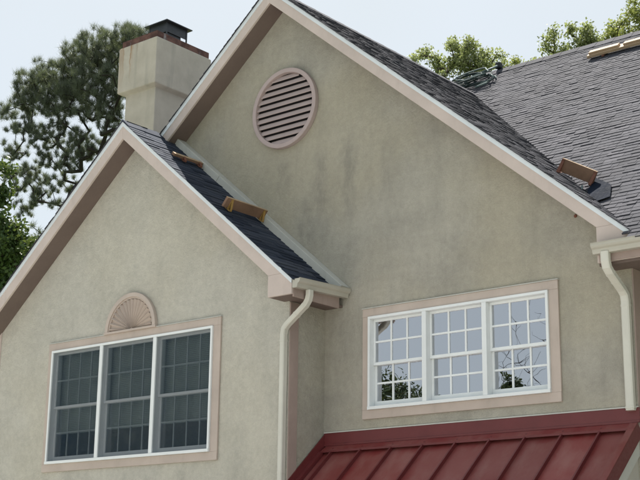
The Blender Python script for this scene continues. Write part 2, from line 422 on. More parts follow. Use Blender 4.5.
# corner boards
MB().box(BX, BX + .014, YB + .004, YB + .155, GZ, .06).build('corner_board', 'trim_pink_shaded', house)
MB().box(BXL - .012, BXL + .065, YB - .014, YB, GZ, zb(BXL + .07)).build('corner_board', 'trim_pink', house)
MB().box(RXW, RXW + .014, .004, .17, GZ, .03).build('corner_board', 'trim_pink_shaded', house)
MB().add(*(lambda n: ([(2.937 + .022 * math.cos(2 * math.pi * k / n), -.001, .687 + .022 * math.sin(2 * math.pi * k / n)) for k in range(n)] + [(2.937 + .014 * math.cos(2 * math.pi * k / n), -.014, .687 + .014 * math.sin(2 * math.pi * k / n)) for k in range(n)], [tuple(range(n, 2 * n))] + [(k, (k + 1) % n, n + (k + 1) % n, n + k) for k in range(n)]))(10)).build('wall_plug', 'bracket_rust', house)

# ---- rakes: fascia, drip edge, soffit of both gables
def rake(Xa, Zin, Zout, p, yf, yw, xend, side, xs_end):
    """side +1 right, -1 left; the fascia runs from the apex to |x|=xend"""
    s = side; L = xend
    a = [(Xa, yf, Zin), (Xa + s * L, yf, Zin - p * L), (Xa + s * L, yf, Zout - .006 - p * L), (Xa, yf, Zout - .006)]
    MB().prism(a, (0, .035, 0)).build('fascia', 'trim_pink', house, bevel=.004)
    dz = .052 * math.hypot(1, p)
    b = [(Xa, yf - .012, Zout - dz), (Xa + s * L, yf - .012, Zout - dz - p * L), (Xa + s * L, yf - .012, Zout - p * L), (Xa, yf - .012, Zout)]
    MB().prism(b, (0, .0118, 0)).build('drip_edge', 'drip_white', house)
    c = [(Xa, yf + .035, Zin), (Xa + s * xs_end, yf + .035, Zin - p * xs_end), (Xa + s * xs_end, yf + .035, Zin + .02 - p * xs_end), (Xa, yf + .035, Zin + .02)]
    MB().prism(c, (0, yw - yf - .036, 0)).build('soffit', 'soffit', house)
xe_m = 3.83 - XM; xe_b = -0.318 - XB
BOX_R0, BOX_B0 = 3.342, -0.700
def rake_r(Xa, Zin, Zout, p, yf, yw, xend, xbox, zbot):
    """right rake: the fascia swells into a boxed cornice return at its foot"""
    a = [(Xa, yf, Zin), (xbox, yf, Zin - p * (xbox - Xa)), (xbox, yf, Zin - p * (xbox - Xa) + .0), (Xa + xend, yf, Zout - .006 - p * xend), (Xa, yf, Zout - .006)]
    MB().prism([a[0], a[1], (xbox + (Zout - Zin) / p, yf, Zin - p * (xbox - Xa)), a[4]], (0, .035, 0)).build('fascia', 'trim_pink', house, bevel=.004)
    xk = xbox + (Zout - Zin) / p
    zk = Zin - p * (xbox - Xa)
    MB().prism([(xbox, yf - .002, zk - .001), (xbox, yf - .002, zbot), (Xa + xend, yf - .002, zbot), (Xa + xend, yf - .002, Zout - .006 - p * xend), (xk, yf - .002, zk - .001)], (0, .037, 0)).build('cornice_return', 'trim_pink', house, bevel=.004)
    dz = .052 * math.hypot(1, p)
    b = [(Xa, yf - .014, Zout - dz), (Xa + xend, yf - .014, Zout - dz - p * xend), (Xa + xend + .01, yf - .014, Zout - p * (xend + .01)), (Xa, yf - .014, Zout)]
    MB().prism(b, (0, .0116, 0)).build('drip_edge', 'drip_white', house)
    L = xbox - Xa
    c = [(Xa, yf + .035, Zin), (xbox, yf + .035, Zin - p * L), (xbox, yf + .035, Zin + .02 - p * L), (Xa, yf + .035, Zin + .02)]
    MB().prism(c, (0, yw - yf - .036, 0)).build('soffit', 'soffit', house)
rake(XM, ZM, ZMO, PM, YMF, 0, 2.10, -1, 2.10)
rake_r(XM, ZM, ZMO, PM, YMF, 0, xe_m, BOX_R0, 0.03)
rake(XB, ZB, ZBO, PB, YBF, YB, 3.45, -1, 3.45)
rake_r(XB, ZB, ZBO, PB, YBF, YB, xe_b, BOX_B0, 0.072)
# cornice return boxes: side and bottom (butted behind the fronts)
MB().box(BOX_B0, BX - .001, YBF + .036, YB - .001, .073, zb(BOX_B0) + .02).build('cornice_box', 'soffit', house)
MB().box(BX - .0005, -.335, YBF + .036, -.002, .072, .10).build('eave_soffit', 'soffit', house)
MB().box(-.334, -.31, YBF + .036, -.10, .045, .255).build('eave_fascia', 'trim_pink_shaded', house)
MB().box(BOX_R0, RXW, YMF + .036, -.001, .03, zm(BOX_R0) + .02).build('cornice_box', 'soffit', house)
MB().box(3.83, 12.2, YMF - .002, YMF + .03, .03, .30).build('eave_fascia', 'trim_pink', house)
MB().box(BOX_R0 + .001, 12.2, YMF + .037, 1.199, .002, .0295).build('eave_soffit', 'soffit', house)
MB().box(BOX_R0 + .03, 12.2, YMF - .016, YMF - .0025, .035, .17).build('eave_fascia', 'trim_pink_shaded', house)

# ---- roofs
random.seed(4)
TABS = []        # (roof part, U, V, N, pos, width, h, screen weight, always)
EXPO = .096
def tab_unit():
    L = EXPO + .035
    v = [(0, 0, -.15), (1, 0, -.15), (1, 0, 1), (0, 0, 1), (0, L, 0), (1, L, 0), (0, L, -.3), (1, L, -.3)]
    return v, [(0, 1, 2, 3), (3, 2, 5, 4), (0, 3, 4, 6), (1, 7, 5, 2)]
TV, TF = tab_unit()
TAB_MESH = {}
def tab_mesh(mat):
    if mat not in TAB_MESH:
        me = bpy.data.meshes.new('shingle'); me.from_pydata(TV, [], TF); me.materials.append(MATS[mat]); TAB_MESH[mat] = me
    return TAB_MESH[mat]
def lay_shingles(part, mat, O, U, V, ulen, vlen, keep, always=False, wr=(.08, .19), hs_=(.006, .008, .009, .012)):
    O, U, V = Vector(O), Vector(U).normalized(), Vector(V).normalized(); N = U.cross(V)
    if N.z < 0: N = -N
    v = -.015; row = 0
    while v < vlen:
        u = -random.random() * .2
        jit = random.uniform(-.006, .006); wob_ = random.uniform(0, 6)
        while u < ulen:
            wd = random.uniform(*wr); a, b = max(u, -.012), min(u + wd, ulen + .012)
            if b - a > .02:
                vv = v + jit + random.uniform(-.008, .008) + .008 * math.sin(u * 2.3 + wob_); P = O + U * a + V * vv
                cpt = P + U * ((b - a) / 2) + V * (EXPO / 2)
                if keep(cpt):
                    h = random.choice(hs_) * random.uniform(.8, 1.2)
                    px, py, dist = project(cpt)
                    vis = -30 < px < 670 and -30 < py < 500
                    facing = (Vector(CAM) - cpt).normalized().dot(N)
                    wgt = (b - a) * max(facing, 0) / dist ** 2 if vis else 0
                    TABS.append([part, mat, U, V, N, P, b - a - .004, h, wgt, always])
            u += wd
        v += EXPO; row += 1

def deck(name, quad, nrm, th, mat):
    n = Vector(nrm).normalized()
    return MB().prism([Vector(q) - n * .006 for q in quad], -n * th).build(name, mat, house)
NG = (PM, 0, 1); NB = (PB, 0, 1); NR = (0, -PR, 1)
XGE = 3.86                                                        # foot of the gable's right slope
yv = lambda z: (z - .20) / PR - .45                               # main slope: y at height z
gable_roof = deck('gable_roof', [(XM, YMF + .002, ZMO), (XGE, YMF + .002, zmo(XGE)), (XGE, YMF + .6, zmo(XGE)), (XM, yv(ZMO) + .6, ZMO)], NG, .05, 'felt_black')
gable_roof_l = deck('gable_roof', [(XM, YMF + .002, ZMO), (XM, 9.0, ZMO), (XM - 5.35, 9.0, ZMO - PM * 5.35), (XM - 5.35, YMF + .002, ZMO - PM * 5.35)], (-PM, 0, 1), .05, 'shingle_grey')
XBE = -.29
bay_roof = deck('bay_roof', [(XB, YBF + .002, ZBO), (XBE, YBF + .002, zbo(XBE)), (XBE, -.002, zbo(XBE)), (XB, -.002, ZBO)], NB, .05, 'felt_black')
bay_roof_l = deck('bay_roof', [(XB, YBF + .002, ZBO), (XB, .3, ZBO), (XB - 3.5, .3, ZBO - PB * 3.5), (XB - 3.5, YBF + .002, ZBO - PB * 3.5)], (-PB, 0, 1), .05, 'shingle_grey')
main_roof = deck('main_roof', [(-7.2, -.42, zr(-.42)), (-7.2, YRIDGE, zr(YRIDGE)), (12.3, YRIDGE, zr(YRIDGE)), (12.3, -.42, zr(-.42))][::-1] if False else
                 [(XM - .2, yv(ZMO) - .1, zr(yv(ZMO) - .1)), (3.75, -.36, zr(-.36)), (12.3, -.36, zr(-.36)), (12.3, YRIDGE, zr(YRIDGE)), (-7.2, YRIDGE, zr(YRIDGE)), (-7.2, yv(ZMO) - .1, zr(yv(ZMO) - .1))], NR, .05, 'felt_black')
deck('main_roof', [(12.3, YRIDGE, zr(YRIDGE)), (12.3, YRIDGE + 5.9, zr(YRIDGE) - PR * 5.9), (-7.2, YRIDGE + 5.9, zr(YRIDGE) - PR * 5.9), (-7.2, YRIDGE, zr(YRIDGE))], (0, PR, 1), .05, 'shingle_grey')
# right gable end of the main roof, so the house is closed
wall('gable_end', [(0, 0), (1, 0), (1, 1), (0, 1)], 0, .1, [], 'stucco_main', house) if False else None
MB().prism([(11.9, -.2, .06), (11.9, YRIDGE, zr(YRIDGE) - .08), (11.9, 11.0, .06)], (.1, 0, 0)).build('gable_end_wall', 'stucco_main', house)

sB = math.hypot(1, PB); sM = math.hypot(1, PM); sR = math.hypot(1, PR)
lay_shingles(bay_roof, 'shingle_shaded', (XBE, YBF - .02, zbo(XBE)), (0, 1, 0), (-1, 0, PB), -YBF + .02 - .012, (XBE - XB) * sB, lambda c: c.x > XB - .02, always=True, wr=(.20, .42), hs_=(.005, .008, .012))
lay_shingles(gable_roof, 'shingle_grey', (XGE, YMF - .02, zmo(XGE)), (0, 1, 0), (-1, 0, PM), yv(ZMO) + .6 - YMF, (XGE - XM) * sM,
             lambda c: c.y < yv(c.z) + .12 and c.x > XM - .02)
lay_shingles(main_roof, 'shingle_grey', (-3.2, -.43, zr(-.43)), (1, 0, 0), (0, 1, PR), 12.3 + 3.2, (YRIDGE + .43) * sR,
             lambda c: c.x > XM + (ZMO - c.z) / PM - .14 if c.z < ZMO else True)
lay_shingles(gable_roof_l, 'shingle_grey', (XM - 2.2, YMF - .02, zmo(XM - 2.2)), (0, 1, 0), (1, 0, PM), .5, 2.2 * sM, lambda c: c.x < XM - .04)
lay_shingles(bay_roof_l, 'shingle_grey', (XB - 3.5, YBF - .02, zbo(XB - 3.5)), (0, 1, 0), (1, 0, PB), .5, 3.5 * sB, lambda c: c.x < XB - .04)
order = sorted(range(len(TABS)), key=lambda i: (not TABS[i][9], -TABS[i][8]))
single = set(order[:300])
rest = {}
for i, (part, mat, U, V, N, P, wd, h, wgt, alw) in enumerate(TABS):
    if i in single:
        o = bpy.data.objects.new('shingle', tab_mesh(mat)); COL.objects.link(o); o.parent = part
        mm = Matrix.Identity(4)
        for r_ in range(3):
            mm[r_][0] = U[r_] * wd; mm[r_][1] = V[r_]; mm[r_][2] = N[r_] * h; mm[r_][3] = P[r_]
        o.matrix_basis = mm
    else:
        b = rest.setdefault((part.name, mat), [part, [], []])
        k = len(b[1])
        b[1] += [P + U * (q[0] * wd) + V * q[1] + N * (q[2] * h) for q in TV]
        b[2] += [tuple(j + k for j in q) for q in TF]
for (pn, mat), (part, vs, fs) in rest.items():
    me = bpy.data.meshes.new('shingles'); me.from_pydata([tuple(q) for q in vs], [], fs); me.materials.append(MATS[mat])
    o = link('shingle_field', me, part); o['kind'] = 'stuff'
# ridge caps
for k in range(90):
    x = -4.0 + k * .16
    z0 = zr(YRIDGE)
    MB_ = MB().prism([(x, YRIDGE - .13, z0 - .13 * PR + .020), (x, YRIDGE, z0 + .030), (x, YRIDGE + .13, z0 - .13 * PR + .020), (x, YRIDGE + .13, z0 - .13 * PR), (x, YRIDGE, z0 + .004), (x, YRIDGE - .13, z0 - .13 * PR)], (.19, 0, .005 if k % 2 else 0))
    if -3.0 < x < 3.2: MB_.build('ridge_cap', 'shingle_grey', main_roof)
for k in range(34):
    y = YMF - .02 + k * .16
    if y > yv(ZMO) + .1: break
    MB().prism([(XM - .13, y, ZMO - .13 * PM + .018), (XM, y, ZMO + .026), (XM + .13, y, ZMO - .13 * PM + .018), (XM + .13, y, ZMO - .13 * PM), (XM, y, ZMO + .002), (XM - .13, y, ZMO - .13 * PM)], (0, .19, .004 if k % 2 else 0)).build('ridge_cap', 'shingle_grey', gable_roof)
for k in range(6):
    y = YBF - .02 + k * .16
    MB().prism([(XB - .13, y, ZBO - .13 * PB + .018), (XB, y, ZBO + .026), (XB + .13, y, ZBO - .13 * PB + .018), (XB + .13, y, ZBO - .13 * PB), (XB, y, ZBO + .002), (XB - .13, y, ZBO - .13 * PB)], (0, .165, .004 if k % 2 else 0)).build('ridge_cap', 'shingle_shaded', bay_roof)

# sloped kick-out board where the bay roof meets the gable wall, in two lengths
nb = Vector((PB, 0, 1)).normalized(); tb_ = Vector((1, 0, -PB)).normalized()
def kick(x0, x1):
    a = Vector((x0, -.165, zbo(x0))) - nb * .01
    MB().obox(a, tb_ * ((x1 - x0) * sB), (0, .163, 0), nb * .105).build('flashing_board', 'flash_grey', house, bevel=.006)
kick(-3.30, -2.453); kick(-2.448, -.285)

# ---- gutters (open K-profile troughs)
K_OUT = [(0, 0), (0, -.105), (.070, -.105), (.078, -.085), (.084, -.060), (.104, -.045), (.116, -.028), (.118, 0), (.104, 0.0), (.104, -.006), (.112, -.006), (.110, -.026), (.100, -.040), (.079, -.055), (.066, -.100), (.004, -.100), (.004, 0)]
def gutter(p0, p1, outw, end0=True, mat='gutter_almond'):
    p0, p1, outw = Vector(p0), Vector(p1), Vector(outw)
    g_ = MB().prism([p0 + outw * a + Vector((0, 0, b)) for a, b in K_OUT], p1 - p0).build('gutter', mat, house)
    d = (p1 - p0).normalized()
    for q in (p0 - d * .003, p1 + d * .0005):
        MB().prism([q + outw * a + Vector((0, 0, b)) for a, b in K_OUT[:8]], d * .0025).build('end_cap', mat, g_)
    L = (p1 - p0).length
    MB().obox(p0 + d * (L * .0) + outw * .104 + Vector((0, 0, .0005)), d * L, outw * .018, (0, 0, .006)).build('rim', mat, g_)
    return g_
gutter((-.309, YBF + .0, .245), (-.309, -.02, .285), (1, 0, 0))
gutter((3.338, YMF - .017, .212), (12.2, YMF - .017, .215), (0, -1, 0))
# ---- downspouts with elbows and joint bands
def downspout(path, ref, hw=.036, hd=.028):
    o = MB().sweep(path, hw, hd, ref).build('downspout', 'pipe_cream', house)
    return o
def band(o, p, t, ref, hw, hd):
    p, t = Vector(p), Vector(t).normalized()
    MB().sweep([p - t * .011, p + t * .011], hw, hd, ref).build('joint_band', 'pipe_cream', o)
p_ = [(-.245, -.745, .145), (-.245, -.745, .085), (-.262, -.742, .03), (-.30, -.74, -.02), (-.60, -.728, -.225), (-.645, -.728, -.275), (-.655, -.728, -.34), (-.655, -.728, GZ + .02)]
dsp = downspout(p_, (0, 1, 0), .042, .034)
band(dsp, (-.45, -.734, -.1225), (-.30, 0, -.205), (0, 1, 0), .045, .037); band(dsp, (-.655, -.728, -.42), (0, 0, -1), (0, 1, 0), .045, .037)
band(dsp, (-.318, -.739, -.032), (-.30, 0, -.205), (0, 1, 0), .0445, .0365); band(dsp, (-.655, -.728, -1.99), (0, 0, -1), (0, 1, 0), .045, .037)
q_ = [(3.475, -.385, .12), (3.475, -.385, .02), (3.478, -.365, -.045), (3.485, -.325, -.09), (3.50, -.10, -.235), (3.507, -.055, -.285), (3.510, -.045, -.35), (3.510, -.045, -1.50)]
dsq = downspout(q_, (1, 0, 0), .046, .034)
band(dsq, (3.492, -.21, -.164), (0, .225, -.145), (1, 0, 0), .049, .037); band(dsq, (3.510, -.045, -.40), (0, 0, -1), (1, 0, 0), .049, .037); band(dsq, (3.510, -.045, -1.47), (0, 0, -1), (1, 0, 0), .051, .039)
band(dsq, (3.486, -.305, -.103), (0, .225, -.145), (1, 0, 0), .0485, .0365)

# ---- windows
def window(Wd, n, cols, trim_mat, blinds=False):
    Y = Wd['Y']; x0, x1, z0, z1 = Wd['x0'], Wd['x1'], Wd['z0'], Wd['z1']
    f = .032; yf = Y - .050; yb_ = Y + .135
    fr = MB()
    fr.box(x0, x1, yf, yb_, z1 - f, z1)
    fr.box(x0, x1, yf - .008, yb_, z0, z0 + .038)
    fr.box(x0, x0 + f, yf, yb_, z0 + .038, z1 - f)
    fr.box(x1 - f, x1, yf, yb_, z0 + .038, z1 - f)
    win = fr.build('window', 'vinyl_white', house, bevel=.003)
    tag(win, 'triple white window with dark screens and lowered shades' if blinds else 'triple white window reflecting the sky')
    T = Y - .026
    MB().box(Wd['X0'], Wd['X1'], T - .002, Y - .001, z1 + .0005, Wd['Z1']).build('trim_board', trim_mat, win, bevel=.003)
    MB().box(Wd['X0'], Wd['X1'], T - .002, Y - .001, Wd['Z0'], z0 - .0005).build('trim_board', trim_mat, win, bevel=.003)
    MB().box(Wd['X0'], x0 - .0005, T, Y - .001, z0, z1).build('trim_board', trim_mat, win, bevel=.003)
    MB().box(x1 + .0005, Wd['X1'], T, Y - .001, z0, z1).build('trim_board', trim_mat, win, bevel=.003)
    MB().box(Wd['X0'] - .006, Wd['X1'] + .006, T - .012, Y - .001, Wd['Z1'] + .0005, Wd['Z1'] + .010).build('drip_cap', 'flash_grey', win)
    mw = .062; uw = (x1 - x0) / n
    for k in range(1, n):
        xc = x0 + uw * k
        MB().box(xc - mw / 2, xc + mw / 2, yf + .001, yb_, z0 + .0385, z1 - f - .0005).build('mullion', 'vinyl_white', win, bevel=.004)
    for k in range(n):
        a = x0 + uw * k + (f if k == 0 else mw / 2) + .0008; b = x0 + uw * (k + 1) - (f if k == n - 1 else mw / 2) - .0008
        lo, hi = z0 + .0388, z1 - f - .0008; mid = (lo + hi) / 2 - .012
        for up in (True, False):
            if up: s0, s1, ys, ye, rail_b, rail_t = mid - .018, hi, Y + .022, Y + .056, .036, .030
            else:  s0, s1, ys, ye, rail_b, rail_t = lo, mid + .018, Y + .0565, Y + .090, .068, .036
            st = .030
            sb = MB()
            sb.box(a, b, ys, ye, s1 - rail_t, s1); sb.box(a, b, ys, ye, s0, s0 + rail_b)
            sb.box(a, a + st, ys, ye, s0 + rail_b, s1 - rail_t); sb.box(b - st, b, ys, ye, s0 + rail_b, s1 - rail_t)
            sb.build('sash', 'vinyl_white', win, bevel=.003)
            gx0, gx1, gz0, gz1 = a + st, b - st, s0 + rail_b, s1 - rail_t; ym = (ys + ye) / 2; mo = .014 if blinds else 0.0
            for c in range(1, cols):
                xx = gx0 + (gx1 - gx0) * c / cols
                MB().box(xx - .011, xx + .011, ym - .010 + mo, ym + .008 + mo, gz0, gz1).build('muntin', 'vinyl_white', win)
            zz = (gz0 + gz1) / 2
            MB().box(gx0, gx1, ym - .0115 + mo, ym + .0065 + mo, zz - .011, zz + .011).build('muntin', 'vinyl_white', win)
            g0 = 0.0006
            for c in range(cols):
                for r in range(2):
                    pa = gx0 + (gx1 - gx0) * c / cols; pb = gx0 + (gx1 - gx0) * (c + 1) / cols
                    qa = gz0 + (gz1 - gz0) * r / 2; qb = gz0 + (gz1 - gz0) * (r + 1) / 2
                    mesh_obj('pane', [(pa, ym, qa), (pb, ym, qa), (pb, ym, qb), (pa, ym, qb)], [(0, 1, 2, 3)], 'glass_plain' if blinds else 'glass', win, recalc=False)
        if blinds:
            mesh_obj('insect_screen', [(a, Y - .030, lo), (b, Y - .030, lo), (b, Y - .030, hi), (a, Y - .030, hi)], [(0, 1, 2, 3)], 'insect_screen', win, recalc=False)
            zbl = z0 + (z1 - z0) * .268
            bl = MB(); nn = 46
            for q in range(nn):
                zz = zbl + (hi - zbl) * q / nn
                bl.add([(a - .02, Y + .150, zz), (b + .02, Y + .150, zz), (b + .02, Y + .163, zz + (hi - zbl) / nn), (a - .02, Y + .163, zz + (hi - zbl) / nn)], [(0, 1, 2, 3)])
            bl.build('window_shade', 'blind_grey', win)
    return win
window(WR, 3, 3, 'trim_tan')
window(WL, 3, 4, 'trim_tan', blinds=True)

# ---- fan ornament over the bay window
FX, FZ, FR = -3.422, .036, .497
fan_y = YB
n = 40
def arc(r, y, x=FX, z=FZ): return [(x + r * math.cos(math.pi * k / n), y, z + r * 1.03 * math.sin(math.pi * k / n)) for k in range(n + 1)]
def half_ring(r0, r1, y0, y1):
    o1, o0 = arc(r1, y0), arc(r0, y0); b1, b0 = arc(r1, y1), arc(r0, y1); N = n + 1
    vs = o1 + o0 + b1 + b0; fs = []
    for k in range(n):
        fs += [(k, k + 1, N + k + 1, N + k), (2 * N + k, 3 * N + k, 3 * N + k + 1, 2 * N + k + 1), (k, 2 * N + k, 2 * N + k + 1, k + 1), (N + k, N + k + 1, 3 * N + k + 1, 3 * N + k)]
    fs += [(0, N, 3 * N, 2 * N), (n, 2 * N + n, 3 * N + n, N + n)]
    return vs, fs
bp = arc(FR - .004, fan_y - .012)
fan = MB().prism(bp, (0, .0115, 0)).build('fan_ornament', 'trim_tan', house)
MB().add(*half_ring(FR - .058, FR, fan_y - .055, fan_y - .0005)).build('arch_rim', 'trim_tan', fan, bevel=.006)
MB().add(*half_ring(FR - .078, FR - .0585, fan_y - .035, fan_y - .0121)).build('arch_bead', 'trim_tan', fan)
MB().box(FX - FR - .012, FX + FR + .012, fan_y - .060, fan_y - .0005, FZ - .018, FZ + .012).build('base_rail', 'trim_tan', fan, bevel=.004)
nr = 17
for k in range(nr):
    a = math.pi * (k + .5) / nr; da = math.pi / nr * .36
    r0, r1 = .03, FR - .088
    pts = []
    for r, hgt in ((r0, .014), (r1, .044)):
        for s, hh in ((-1, 0), (0, 1), (1, 0)):
            aa = a + s * da
            pts.append((FX + r * math.cos(aa), fan_y - .0125 - hgt * hh, FZ + .012 + r * 1.0 * math.sin(aa)))
    MB().add(pts, [(0, 1, 4, 3), (1, 2, 5, 4), (3, 4, 5), (0, 2, 1), (0, 3, 5, 2)]).build('rib', 'trim_tan', fan)

# ---- round louvred vent
VX, VZ, VR = -1.3284, 2.9205, .5606
def ring(r0, r1, y0, y1, n=64):
    vs = []
    for r, y in ((r1, y0), (r0, y0), (r1, y1), (r0, y1)):
        vs += [(VX + r * math.cos(2 * math.pi * k / n), y, VZ + r * math.sin(2 * math.pi * k / n)) for k in range(n)]
    fs = []
    for k in range(n):
        j = (k + 1) % n
        fs += [(k, j, n + j, n + k), (2 * n + k, 3 * n + k, 3 * n + j, 2 * n + j), (k, 2 * n + k, 2 * n + j, j), (n + k, n + j, 3 * n + j, 3 * n + k)]
    return vs, fs
vent = MB().add(*ring(.500, VR, -.070, -.0005)).build('gable_vent', 'vent_mauve', house, bevel=.006)
MB().add([(VX + .499 * math.cos(2 * math.pi * k / 64), -.0035, VZ + .499 * math.sin(2 * math.pi * k / 64)) for k in range(64)], [tuple(range(64))]).build('vent_back', 'void_dark', vent)
ns = 11; pit = .996 / ns
for k in range(ns):
    zc = VZ - .498 + pit * (k + .5)
    hw = math.sqrt(max(.004, .506 ** 2 - (abs(zc - VZ) - pit * .1) ** 2))
    MB().prism([(VX - hw, -.048, zc - pit * .38), (VX - hw, -.042, zc - pit * .46), (VX - hw, -.008, zc + pit * .24), (VX - hw, -.014, zc + pit * .33)], (2 * hw, 0, 0)).build('slat', 'vent_mauve', vent)

# ---- chimney
chim = MB()
cx0, cx1, cy0, cy1 = -5.70, -4.815, .79, 2.03
lx0, lx1, ly0, ly1 = -5.60, -4.905, .89, 1.95
def loop(x0, x1, y0, y1, z): return [(x0, y0, z), (x1, y0, z), (x1, y1, z), (x0, y1, z)]
rings = loop(lx0, lx1, ly0, ly1, .6) + loop(lx0, lx1, ly0, ly1, 4.385) + loop(cx0, cx1, cy0, cy1, 4.425) + loop(cx0, cx1, cy0, cy1, 5.20) + loop(cx0 + .02, cx1 - .02, cy0 + .02, cy1 - .02, 5.215)
fs = [(r * 4 + i, r * 4 + (i + 1) % 4, r * 4 + 4 + (i + 1) % 4, r * 4 + 4 + i) for r in range(4) for i in range(4)] + [(0, 3, 2, 1), (16, 17, 18, 19)]
chim = chim.add(rings, fs).build('chimney', 'stucco_rust_run', house, bevel=.012)
MB().box(cx0 + .04, cx1 - .03, cy0 + .03, cy1 - .03, 5.2155, 5.325).build('chase_cover', 'rust', chim, bevel=.004)
MB().prism([(cx0 + .04, cy0 + .03, 5.3255), (cx1 - .03, cy0 + .03, 5.3255), (cx1 - .25, cy0 + .25, 5.375), (cx0 + .25, cy0 + .25, 5.375)], (0, .002, 0)).build('chase_top', 'metal_dark', chim)
fx0, fx1, fy0, fy1 = -5.50, -5.08, 1.24, 1.71
lid = loop(fx0 - .06, fx1 + .06, fy0 - .06, fy1 + .06, 5.685) + loop(fx0 - .06, fx1 + .06, fy0 - .06, fy1 + .06, 5.70) + [((fx0 + fx1) / 2, (fy0 + fy1) / 2, 5.765)]
MB().add(lid, [(0, 3, 2, 1)] + [(i, (i + 1) % 4, 4 + (i + 1) % 4, 4 + i) for i in range(4)] + [(4 + i, 4 + (i + 1) % 4, 8) for i in range(4)]).build('flue_cap', 'metal_dark', chim)
for x in (fx0, fx1 - .02):
    for y in (fy0, fy1 - .02):
        MB().box(x, x + .02, y, y + .02, 5.3265, 5.684).build('cap_post', 'metal_dark', chim)
MB().box(fx0 + .03, fx1 - .03, fy0 + .03, fy1 - .12, 5.3265, 5.60).build('flue', 'metal_dark', chim)
MB().box(fx0 + .021, fx1 - .021, fy0 + .004, fy0 + .012, 5.52, 5.683).build('cap_band', 'metal_dark', chim)
MB().box(fx1 - .016, fx1 - .008, fy0 + .021, fy1 - .021, 5.52, 5.683).build('cap_band', 'metal_dark', chim)

# ---- red standing-seam porch roof
PP = .872; PX0, PX1 = BX + .02, 3.57; PYE = -2.15
zp = lambda y: -1.665 + PP * (y + .02)
npv = Vector((0, -PP, 1)).normalized(); dn = Vector((0, -1, -PP)).normalized()
slope_len = (-.03 - PYE) * math.hypot(1, PP)
porch = MB().prism([(PX0, -.03, zp(-.03) - .012), (PX1, -.03, zp(-.03) - .012), (PX1, PYE, zp(PYE) - .012), (PX0, PYE, zp(PYE) - .012)], -npv * .03).build('porch_roof', 'metal_red_dark', house)
seams = [-.394 + .4475 * k for k in range(9)]
edges = [PX0 + .055] + seams + [PX1 - .075]
for a, b in zip(edges[:-1], edges[1:]):
    pan = MB()
    sg = 10
    for k in range(sg):
        l0, l1 = slope_len * k / sg, slope_len * (k + 1) / sg
        pan.obox(Vector((a + .006, -.06, zp(-.06))) + dn * l0 - npv * .011, (b - a - .012, 0, 0), dn * (l1 - l0), npv * .010) if k == 0 else None
    pan = MB().obox(Vector((a + .004, -.06, zp(-.06))) - npv * .011, (b - a - .008, 0, 0), dn * (slope_len - .05), npv * .010)
    pan.build('panel', 'metal_red', porch)
for x in seams:
    MB().obox(Vector((x - .004, -.055, zp(-.055))) - npv * .011, (.008, 0, 0), dn * (slope_len - .04), npv * .050).build('seam', 'metal_red_dark', porch)
    MB().obox(Vector((x - .010, -.055, zp(-.055))) + npv * .0392, (.020, 0, 0), dn * (slope_len - .04), npv * .007).build('seam_cap', 'metal_red_dark', porch)
# head flashing: upright leg on the wall, drip, and apron over the panel heads
MB().box(BX + .016, PX1 + .02, -.016, -.0005, -1.615, -1.468).build('wall_flashing', 'metal_red_dark', porch, bevel=.002)
MB().box(BX + .016, PX1 + .022, -.028, -.0165, -1.625, -1.600).build('flashing_hem', 'metal_red_dark', porch, bevel=.002)
MB().box(BX + .016, PX1 + .012, -.022, -.0005, -1.4675, -1.455).build('caulk_line', 'flash_grey', porch)
MB().prism([(BX + .06, -.017, -1.622), (PX1 + .004, -.017, -1.622), (PX1 + .004, -.128, zp(-.128) + .068), (BX + .06, -.128, zp(-.128) + .068), ], (0, -.001, -.009)).build('apron', 'metal_red', porch)
MB().prism([(BX + .06, -.1285, zp(-.128) + .069), (PX1 + .004, -.1285, zp(-.128) + .069), (PX1 + .004, -.1285, zp(-.128) + .046), (BX + .06, -.1285, zp(-.128) + .046)], (0, -.003, 0)).build('apron_lip', 'metal_red_dark', porch)
# stepped side flashing against the bay
side = [(BX + .0155, -.0005, -1.468), (BX + .0155, -.0005, -1.625), (BX + .0155, PYE, zp(PYE) - .02), (BX + .0155, PYE, zp(PYE) + .13)]
MB().prism(side, (.014, 0, 0)).build('side_flashing', 'metal_red_dark', porch)
MB().obox(Vector((BX + .030, -.10, zp(-.10))) + npv * .042, (.055, 0, 0), dn * (slope_len - .1), npv * .006).build('side_flashing', 'metal_red_dark', porch)
MB().obox(Vector((BX + .078, -.10, zp(-.10))) + npv * .000, (.007, 0, 0), dn * (slope_len - .1), npv * .0415).build('side_flashing', 'metal_red_dark', porch)
# rake trim at the right end
MB().obox(Vector((PX1 - .072, -.02, zp(-.02))) + npv * .0415, (.080, 0, 0), dn * slope_len, npv * .007).build('rake_trim', 'metal_red', porch)
MB().obox(Vector((PX1 + .0005, -.02, zp(-.02))) - npv * .105, (.010, 0, 0), dn * slope_len, npv * .146).build('rake_trim', 'metal_red_dark', porch)
MB().prism([(BX + .012, -.70, zp(-.70) + .14), (BX - .17, -.70, zp(-.70) + .14), (BX - .17, PYE, zp(PYE) + .14), (BX + .012, PYE, zp(PYE) + .14)], -npv * .10).build('rake_trim', 'metal_red_dark', porch)
MB().prism([(PX1 - .03, -.002, -1.78), (PX1 - .03, PYE + .1, zp(PYE + .1) - .06), (PX1 - .03, PYE + .1, GZ), (PX1 - .03, -.002, GZ)], (-.12, 0, 0)).build('porch_side_wall', 'siding_pale', house)
MB().obox(Vector((PX1 - .0295, -.03, zp(-.03))) - npv * .235, (.022, 0, 0), dn * slope_len, npv * .125).build('rake_board', 'flash_grey', porch)
MB().box(BX + .02, PX1 - .16, PYE + .1, PYE + .25, GZ, zp(PYE + .1) - .05).build('porch_wall', 'stucco_bay', house)

nR = Vector(NR).normalized(); uR = Vector((0, 1, PR)).normalized()
